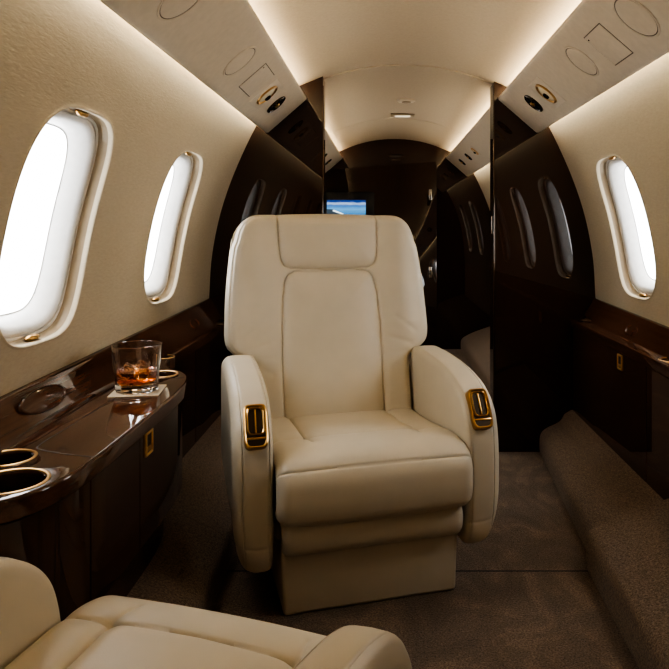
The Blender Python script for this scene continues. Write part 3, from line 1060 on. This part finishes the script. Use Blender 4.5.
def make_backrest(parent):
    zb = [0.40, 0.58, 0.615, 0.635, 0.652, 0.668, 0.688, 0.715, 0.78, 0.90, 1.00, 1.08, 1.16]
    hb = [0.296, 0.296, 0.296, 0.300, 0.322, 0.350, 0.3685, 0.3755, 0.3755, 0.369, 0.358, 0.347, 0.337]
    cz = catmull(np.stack([zb, hb], 1), 6)
    Wz = lambda z: np.interp(z, cz[:, 0], cz[:, 1])
    ZTOP, RC = 1.162, 0.085
    na, nz = 210, 210
    u = np.linspace(-1, 1, na)
    a = np.sign(u) * (1 - (1 - np.abs(u))**1.25)          # closer columns at the rims
    tt = 1 - (1 - np.linspace(0, 1, nz))**1.15
    A, T = np.meshgrid(a, tt)
    wt = 0.343
    ex = np.clip((np.abs(A) * wt - (wt - RC)) / RC, 0, 1)
    ztop = ZTOP - 0.014 * A**2 - RC * (1 - np.sqrt(1 - ex**2 * 0.998))
    Z = 0.40 + T * (ztop - 0.40)
    S = A * Wz(Z)
    # distance to outline
    dside = Wz(Z) - np.abs(S)
    outline = []
    for aa, zz in zip(a, ztop[-1]):
        outline.append((aa * float(Wz(zz)), zz))
    dtop = seg_dist(S, Z, outline)
    dd = np.minimum(dside, dtop)
    kk = 0.012
    dd = -kk * np.log(np.exp(-dside / kk) + np.exp(-dtop / kk)); dd = np.maximum(dd, 0)
    R, TH = 0.040, 0.055
    q = 1 - np.clip(dd / R, 0, 1)
    h = -TH * (1 - np.sqrt(np.maximum(0, 1 - q**2.2)))
    # gentle crown: wings slightly forward, middle dished
    h += 0.018 * np.exp(-((np.abs(S) - 0.275) / 0.07)**2) * (Z > 0.6) * np.clip((Z - 0.6) / 0.15, 0, 1)
    head = round_poly([(-0.188, 1.20), (-0.187, 1.13), (-0.184, 1.05), (-0.178, 0.99), (-0.168, 0.968), (-0.148, 0.956), (-0.11, 0.953),
                       (0, 0.952), (0.11, 0.953), (0.148, 0.956), (0.168, 0.968), (0.178, 0.99), (0.184, 1.05), (0.187, 1.13), (0.188, 1.20)])
    mid = round_poly([(-0.180, 0.40), (-0.181, 0.55), (-0.180, 0.70), (-0.176, 0.82), (-0.168, 0.895), (-0.158, 0.925), (-0.140, 0.940), (-0.11, 0.945), (0, 0.946),
                      (0.11, 0.945), (0.140, 0.940), (0.158, 0.925), (0.168, 0.895), (0.176, 0.82), (0.180, 0.70), (0.181, 0.55), (0.180, 0.40)])
    dh = seg_dist(S, Z, head); dm = seg_dist(S, Z, mid)
    hw_h = np.interp(Z, [p[1] for p in head[len(head)//2:]], [p[0] for p in head[len(head)//2:]])
    in_h = (Z > 0.953) & (np.abs(S) < hw_h)
    pm = mid[:len(mid)//2 + 1]
    hw_m = np.interp(Z, [p[1] for p in pm], [-p[0] for p in pm])
    in_m = (Z < 0.946) & (np.abs(S) < hw_m)
    h += np.where(in_h, 0.020 * (1 - np.exp(-dh / 0.035)) * np.clip(dd / 0.05, 0, 1), 0)
    h += np.where(in_m, 0.022 * (1 - np.exp(-dm / 0.05)), 0)
    h -= seam_drop(np.minimum(dh, dm), 0.006, 0.0030, 0.004, 0.014)
    # welt seam round the rim
    h -= 0.004 * np.exp(-((dd - 0.014) / 0.0028)**2) * (Z > 0.62)
    # creases of the soft leather by the waist
    for sx in (-1, 1):
        for (x0, z0, x1, z1, dp) in ((0.29, 0.675, 0.21, 0.70, 0.0018), (0.28, 0.645, 0.21, 0.645, 0.0018), (0.275, 0.62, 0.22, 0.59, 0.0016), (0.31, 0.72, 0.24, 0.77, 0.0013)):
            dcr = seg_dist(S, Z, [(sx * x0, z0), (sx * x1, z1)])
            h -= dp * np.exp(-(dcr / 0.010)**2)
    lean = math.tan(math.radians(11.5))
    V0 = 0.435
    front = np.stack([S, V0 + (Z - 0.40) * lean - h, Z + h * 0.2], -1).reshape(-1, 3)
    # rear shell
    qb = 1 - np.clip(dd / 0.05, 0, 1)
    hr = -0.150 + 0.055 * (1 - np.sqrt(np.maximum(0, 1 - qb**2.2)))
    st = 5
    rear = np.stack([S, V0 + (Z - 0.40) * lean - hr, Z + hr * 0.2], -1)[::st, ::st]
    ri, rj = list(range(0, nz, st)), list(range(0, na, st))
    if ri[-1] != nz - 1: ri.append(nz - 1)
    if rj[-1] != na - 1: rj.append(na - 1)
    full = np.stack([S, V0 + (Z - 0.40) * lean - hr, Z + hr * 0.2], -1)
    F = grid_faces(nz, na)
    inh = in_h.reshape(-1)
    inm = in_m.reshape(-1)
    def major(f, msk): return sum(bool(msk[i]) for i in f) >= 3
    fh = [f for f in F if major(f, inh)]
    fm = [f for f in F if major(f, inm) and not major(f, inh)]
    sh, sm = set(fh), set(fm)
    fo = [f for f in F if f not in sh and f not in sm]
    def sub(faces, V):
        used = sorted({i for f in faces for i in f})
        mp = {g: i for i, g in enumerate(used)}
        return [V[i] for i in used], [tuple(mp[i] for i in f) for f in faces]
    # wings + rear in one mesh
    V = list(front)
    faces = list(fo)
    off = len(V)
    for i in range(nz):
        for j in (0, na - 1):
            pass
    rearV = full.reshape(-1, 3)
    V += list(rearV[[i * na + j for i in ri for j in rj]])
    nr, nc = len(ri), len(rj)
    faces += grid_faces(nr, nc, False, off, True)
    # rim strips joining front and rear (left, right, top)
    def rim(fidx, ridx):
        fs = []
        for a_ in range(len(ridx) - 1):
            f0, f1 = ridx[a_][0], ridx[a_ + 1][0]
            chain = fidx[f0:f1 + 1]
            fs.append(tuple(chain) + (ridx[a_ + 1][1], ridx[a_][1]))
        return fs
    lf = [i * na for i in range(nz)]; rf = [i * na + na - 1 for i in range(nz)]; tf = [(nz - 1) * na + j for j in range(na)]
    faces += rim(lf, [(ri[k_], off + k_ * nc) for k_ in range(nr)])
    faces += rim(rf, [(ri[k_], off + k_ * nc + nc - 1) for k_ in range(nr)])
    faces += rim(tf, [(rj[k_], off + (nr - 1) * nc + k_) for k_ in range(nc)])
    vv, ff = sub(faces, V)
    br = mesh_obj('backrest', vv, ff, M['leather'], parent, sharp=70)
    bm = bmesh.new(); bm.from_mesh(br.data); bmesh.ops.recalc_face_normals(bm, faces=bm.faces); bm.to_mesh(br.data); bm.free()
    vv, ff = sub(fh, front)
    mesh_obj('headrest', vv, ff, M['leather'], br, sharp=70)
    vv, ff = sub(fm, front)
    mesh_obj('back_cushion', vv, ff, M['leather'], br, sharp=70)
    return br

def lofted_pad(name, prof, hw, parent, seams=(), roll=0.03, drop=0.045, step=0.0045, ns=190, crown=0.0, seam_t=(), bow=0.0):
    """upholstered pad: profile in (v, z) swept across s, rolled at both sides, stitched along seams"""
    P = resample(catmull(prof, 10), step)
    t = np.gradient(P, axis=0); t /= np.linalg.norm(t, axis=1)[:, None]
    nrm = np.stack([t[:, 1], -t[:, 0]], 1)
    c = P.mean(0)
    if np.sum((P - c) * nrm) < 0: nrm = -nrm
    w = np.r_[0, np.cumsum(np.linalg.norm(np.diff(P, axis=0), axis=1))]
    u = np.linspace(-1, 1, ns); a = np.sign(u) * (1 - (1 - np.abs(u))**1.35)
    s = a * hw
    Sg, Wg = np.meshgrid(s, w)
    dd = hw - np.abs(Sg)
    q = 1 - np.clip(dd / roll, 0, 1)
    h = -drop * (1 - np.sqrt(np.maximum(0, 1 - q**2.2)))
    h += crown * (1 - (Sg / hw)**2)
    Vg = np.repeat(P[:, 0][:, None], ns, 1); Zg = np.repeat(P[:, 1][:, None], ns, 1)
    for poly, dep, soft in seams:        # seams given in (s, w)
        h -= seam_drop(seg_dist(Sg, Wg, poly), dep, 0.003, soft, 0.018)
    X = Sg
    Vv = Vg + nrm[:, 0][:, None] * h + bow * (Sg / hw)**2
    Zz = Zg + nrm[:, 1][:, None] * h
    V = np.stack([X, Vv, Zz], -1).reshape(-1, 3)
    return V, grid_faces(len(P), ns), P, w

def make_chair(name, label, loc, rz, scale=1.0, controls=True, recline=0.0, seat_shift=0.0, seat_up=0.0, cross=0.13, arm_k=1.0):
    root = empty(name, loc, rz, label, 'armchair', 'cream leather cabin armchairs')
    root.scale = scale if isinstance(scale, tuple) else (scale,) * 3
    # --- base
    bm = bmesh.new(); box(bm, -0.262, 0.262, 0.0, 0.46, 0.0, 0.215, 0.012, 3)
    for v in bm.verts:
        v.co.x *= 1.0 + 0.03 * (v.co.z / 0.2)
    bm_obj('base', bm, M['leather'], root)
    bm = bmesh.new(); box(bm, -0.285, 0.285, 0.03, 0.52, 0.20, 0.40, 0.02, 3)
    bm_obj('seat_frame', bm, M['leather'], root)
    # --- leg rest roll under the cushion
    prof = [(0.10, 0.300), (0.02, 0.298), (-0.030, 0.286), (-0.050, 0.258), (-0.054, 0.228), (-0.044, 0.198), (-0.018, 0.179), (0.05, 0.174)]
    V, F, P, w = lofted_pad('leg_rest', prof, 0.272, root, roll=0.03, drop=0.03)
    mesh_obj('leg_rest', V, F, M['leather'], root, sharp=80)
    # --- seat cushion
    prof = [(0.54, 0.440), (0.40, 0.444), (0.26, 0.450), (0.14, 0.462), (0.05, 0.470), (-0.01, 0.466), (-0.052, 0.453), (-0.076, 0.434), (-0.090, 0.405), (-0.094, 0.37),
            (-0.092, 0.33), (-0.082, 0.296), (-0.058, 0.279), (-0.01, 0.276), (0.08, 0.276)]
    P0 = resample(catmull(prof, 10), 0.0045)
    w0 = np.r_[0, np.cumsum(np.linalg.norm(np.diff(P0, axis=0), axis=1))]
    def w_at(v=None, z=None):
        if v is not None:
            m = P0[:, 1] > 0.43
            return float(w0[m][np.argmin(np.abs(P0[m][:, 0] - v))])
        m = P0[:, 0] < -0.03
        return float(w0[m][np.argmin(np.abs(P0[m][:, 1] - z))])
    wf, wr_, wc = w_at(z=0.432), w_at(v=0.52), w_at(v=cross)
    wl_ = w_at(z=0.290)
    seams = [([(-0.29, wf), (0.29, wf)], 0.0045, 0.002), ([(-0.29, wl_), (0.29, wl_)], 0.004, 0.002),
             (round_poly([(-0.176, wr_), (-0.176, wc - 0.06), (-0.180, wc - 0.005)]), 0.006, 0.008),
             (round_poly([(0.176, wr_), (0.176, wc - 0.06), (0.180, wc - 0.005)]), 0.006, 0.008),
             ([(-0.29, wc - 0.004), (-0.18, wc + 0.004), (0, wc + 0.010), (0.18, wc + 0.004), (0.29, wc - 0.004)], 0.0016 if cross > 0.1 else 0.005, 0.004),
             ([(-0.180, wc), (-0.168, wc + 0.07)], 0.003, 0.004), ([(0.180, wc), (0.168, wc + 0.07)], 0.003, 0.004)]
    V, F, P, w = lofted_pad('seat_cushion', prof, 0.290, root, seams, roll=0.040, drop=0.040, crown=0.008, ns=220)
    # keep the crown off the front face
    so = mesh_obj('seat_cushion', V, F, M['leather'], root, sharp=80)
    so.location = (0, -seat_shift, seat_up)
    # --- armrests
    ap = [(0.50, 0.655), (0.42, 0.662), (0.31, 0.657), (0.20, 0.646), (0.12, 0.630), (0.06, 0.608), (0.018, 0.580), (-0.014, 0.540), (-0.032, 0.49), (-0.041, 0.42),
          (-0.042, 0.33), (-0.039, 0.24), (-0.030, 0.175), (-0.010, 0.143), (0.03, 0.132), (0.12, 0.150), (0.28, 0.195), (0.46, 0.27), (0.515, 0.32), (0.525, 0.45), (0.52, 0.62)]
    Q = resample(catmull(ap, 12, True), 0.004, True)
    t = np.roll(Q, -1, 0) - np.roll(Q, 1, 0); t /= np.linalg.norm(t, axis=1)[:, None]
    nn = np.stack([-t[:, 1], t[:, 0]], 1)
    cc = Q.mean(0)
    if np.sum((Q - cc) * nn) > 0: nn = -nn       # inward
    ssm = [(0.000, 0.022), (0.0020, 0.012), (0.006, 0.0050), (0.011, 0.0016), (0.0125, 0.0040), (0.0140, 0.0010), (0.022, 0.0), (0.050, -0.001), (0.078, 0.0),
           (0.0845, 0.001), (0.086, 0.0040), (0.0875, 0.0014), (0.096, 0.0050), (0.104, 0.0125), (0.110, 0.022), (0.1125, 0.034)]
    nq = len(Q)
    low = np.clip((0.33 - Q[:, 1]) / 0.16, 0, 1)
    for side in (-1, 1):
        verts = []
        for (ts, ins) in ssm:
            extra = 0.003 * np.exp(-((Q[:, 1] - 0.215) / 0.0034)**2) * (Q[:, 0] < 0.05)
            R_ = Q + nn * (ins + extra)[:, None]
            # outer lower corner pulled in and rounded
            fo = max(0.0, (ts - 0.045) / 0.079)
            x = (0.293 if side < 0 else 0.284) + ts * arm_k - (low**2) * fo * 0.016 * (1 if ts > 0.045 else 0)
            zz = R_[:, 1] + low**2 * fo**2 * 0.055
            verts += [(side * x[i] if hasattr(x, '__len__') else side * x, R_[i, 0], zz[i]) for i in range(nq)]
        faces = grid_faces(len(ssm), nq, True, 0, side > 0)
        faces.append(tuple(range(nq))); faces.append(tuple(range(len(ssm) * nq - 1, (len(ssm) - 1) * nq - 1, -1)))
        arm = mesh_obj('armrest', verts, faces, M['leather'], root, sharp=60)
        bm = bmesh.new(); bm.from_mesh(arm.data); bmesh.ops.recalc_face_normals(bm, faces=bm.faces); bm.to_mesh(arm.data); bm.free()
        if not controls: continue
        # --- gold seat control let into the arm front
        z0, z1 = 0.492, 0.598
        v_of = lambda z: float(np.interp(z, [0.45, 0.488, 0.54, 0.580, 0.602], [-0.040, -0.033, -0.014, 0.018, 0.048]))
        p0 = Vector((side * ((0.293 if side < 0 else 0.284) + 0.049), v_of(z0) - 0.004, z0)); p1 = Vector((side * ((0.293 if side < 0 else 0.284) + 0.049), v_of(z1) - 0.018, z1))
        up = (p1 - p0).normalized(); xx = Vector((1, 0, 0)); out = xx.cross(up).normalized()
        if out.y > 0: out = -out
        xx = up.cross(out)
        m = Matrix((xx, up, out)).transposed().to_4x4(); m.translation = (p0 + p1) / 2 + out * 0.011
        hh = (p1 - p0).length / 2
        wd = 0.033
        def ring_(a, b_, r, zt0, zt1, wdt):
            bm = bmesh.new()
            outp = super_pts(a, b_, 6, 64); inp = super_pts(a - wdt, b_ - wdt, 5, 64)
            midp = super_pts(a - wdt / 2, b_ - wdt / 2, 5.5, 64)
            rows = [(outp, zt0), (outp, zt1 - 0.002), (midp, zt1), (inp, zt1 - 0.002), (inp, zt0)]
            vs = [[bm.verts.new((p[0], p[1], z)) for p in pp] for pp, z in rows]
            for A, B in zip(vs[:-1], vs[1:]):
                for i in range(64):
                    bm.faces.new((A[i], A[(i + 1) % 64], B[(i + 1) % 64], B[i]))
            bmesh.ops.transform(bm, matrix=m, verts=bm.verts)
            return bm
        bz = bm_obj('control_bezel', ring_(wd, hh, 0.01, -0.020, 0.008, 0.0065), M['gold'], arm)
        bm = bmesh.new()
        vs = [bm.verts.new((p[0], p[1], 0.004)) for p in super_pts(wd - 0.004, hh - 0.004, 6, 64)]
        bm.faces.new(vs); bmesh.ops.transform(bm, matrix=m, verts=bm.verts)
        bm_obj('control_plate', bm, M['brass_dark'], arm, smooth=False)
        # inner lever frame (upper two thirds), its bar, and the lower grip edge
        m_keep = m.copy()
        m = m_keep @ Matrix.Translation((0, 0.013, 0))
        bm_obj('control_lever', ring_(wd - 0.009, hh - 0.022, 0.004, -0.002, 0.010, 0.0045), M['gold'], arm)
        bm = bmesh.new(); box(bm, -0.0025, 0.0025, -hh + 0.028, hh - 0.028, 0.0, 0.007, 0.001)
        bmesh.ops.transform(bm, matrix=m, verts=bm.verts)
        bm_obj('control_bar', bm, M['gold'], arm)
        m = m_keep
        bm = bmesh.new(); box(bm, -wd + 0.005, wd - 0.005, -hh + 0.024, -hh + 0.030, 0.0, 0.007, 0.0015)
        bmesh.ops.transform(bm, matrix=m, verts=bm.verts)
        bm_obj('control_grip', bm, M['gold'], arm)
    br = make_backrest(root)
    br.location = (-0.012, 0, 0)
    if recline:
        piv = Matrix.Translation((0, 0.50, 0.44))
        br.matrix_local = Matrix.Translation((-0.045, 0, 0)) @ Matrix.Diagonal((0.87, 1, 1, 1)) @ piv @ Matrix.Rotation(-recline, 4, 'X') @ piv.inverted()
    return root

make_chair('cabin_armchair', 'cream leather cabin armchair facing the camera in the aisle, gold controls on its arms', (-0.035, 2.05, 0), math.radians(16.5))
make_chair('cabin_armchair', 'cream leather cabin armchair cut off by the bottom edge, seen from behind its seat', (-0.294, 1.05, 0), math.radians(180 - 18.5), (0.925, 0.90, 0.962), False, math.radians(24), 0.080, 0.014, 0.055, 0.78)

# ------------------------------------------------------------------ daylight, camera, colour
w = bpy.data.worlds.new('sky_white')
sc.world = w
w.use_nodes = True
bg = w.node_tree.nodes['Background']
bg.inputs['Color'].default_value = (0.97, 0.985, 1.0, 1)
bg.inputs['Strength'].default_value = 4.0
for side, ys in ((-1, WL), (1, WR)):
    for y in ys:
        if y < 1.2: continue
        la = bpy.data.lights.new('window_portal', 'AREA')
        la.shape = 'RECTANGLE'; la.size = 0.46; la.size_y = 0.58
        la.cycles.is_portal = True
        lo = bpy.data.objects.new('window_portal', la)
        p = Vector(W(side, y, TW, 0.10)); q = Vector(W(side, y, TW, 0.0))
        lo.location = p
        lo.rotation_euler = (q - p).to_track_quat('-Z', 'Z').to_euler()
        COL.objects.link(lo)

cam = bpy.data.cameras.new('camera')
cam.sensor_width = 36
cam.lens = 700 / 669 * 36
cam.shift_x = (334.5 - 385) / 669
cam.shift_y = (228 - 334.5) / 669
cam.clip_start = 0.02
co_ = bpy.data.objects.new('camera', cam)
co_.location = (0, 0, 1.1)
co_.rotation_euler = (PI / 2, 0, 0)
COL.objects.link(co_)
sc.camera = co_

sc.view_settings.view_transform = 'AgX'
sc.view_settings.look = 'AgX - High Contrast'
sc.view_settings.exposure = 0.95
sc.cycles.use_denoising = True
sc.cycles.denoising_prefilter = 'ACCURATE'
sc.cycles.use_adaptive_sampling = False
sc.cycles.max_bounces = 14
sc.cycles.diffuse_bounces = 6
sc.cycles.glossy_bounces = 6
sc.cycles.transmission_bounces = 12
sc.cycles.transparent_max_bounces = 12
sc.cycles.caustics_reflective = False
sc.cycles.sample_clamp_indirect = 8.0
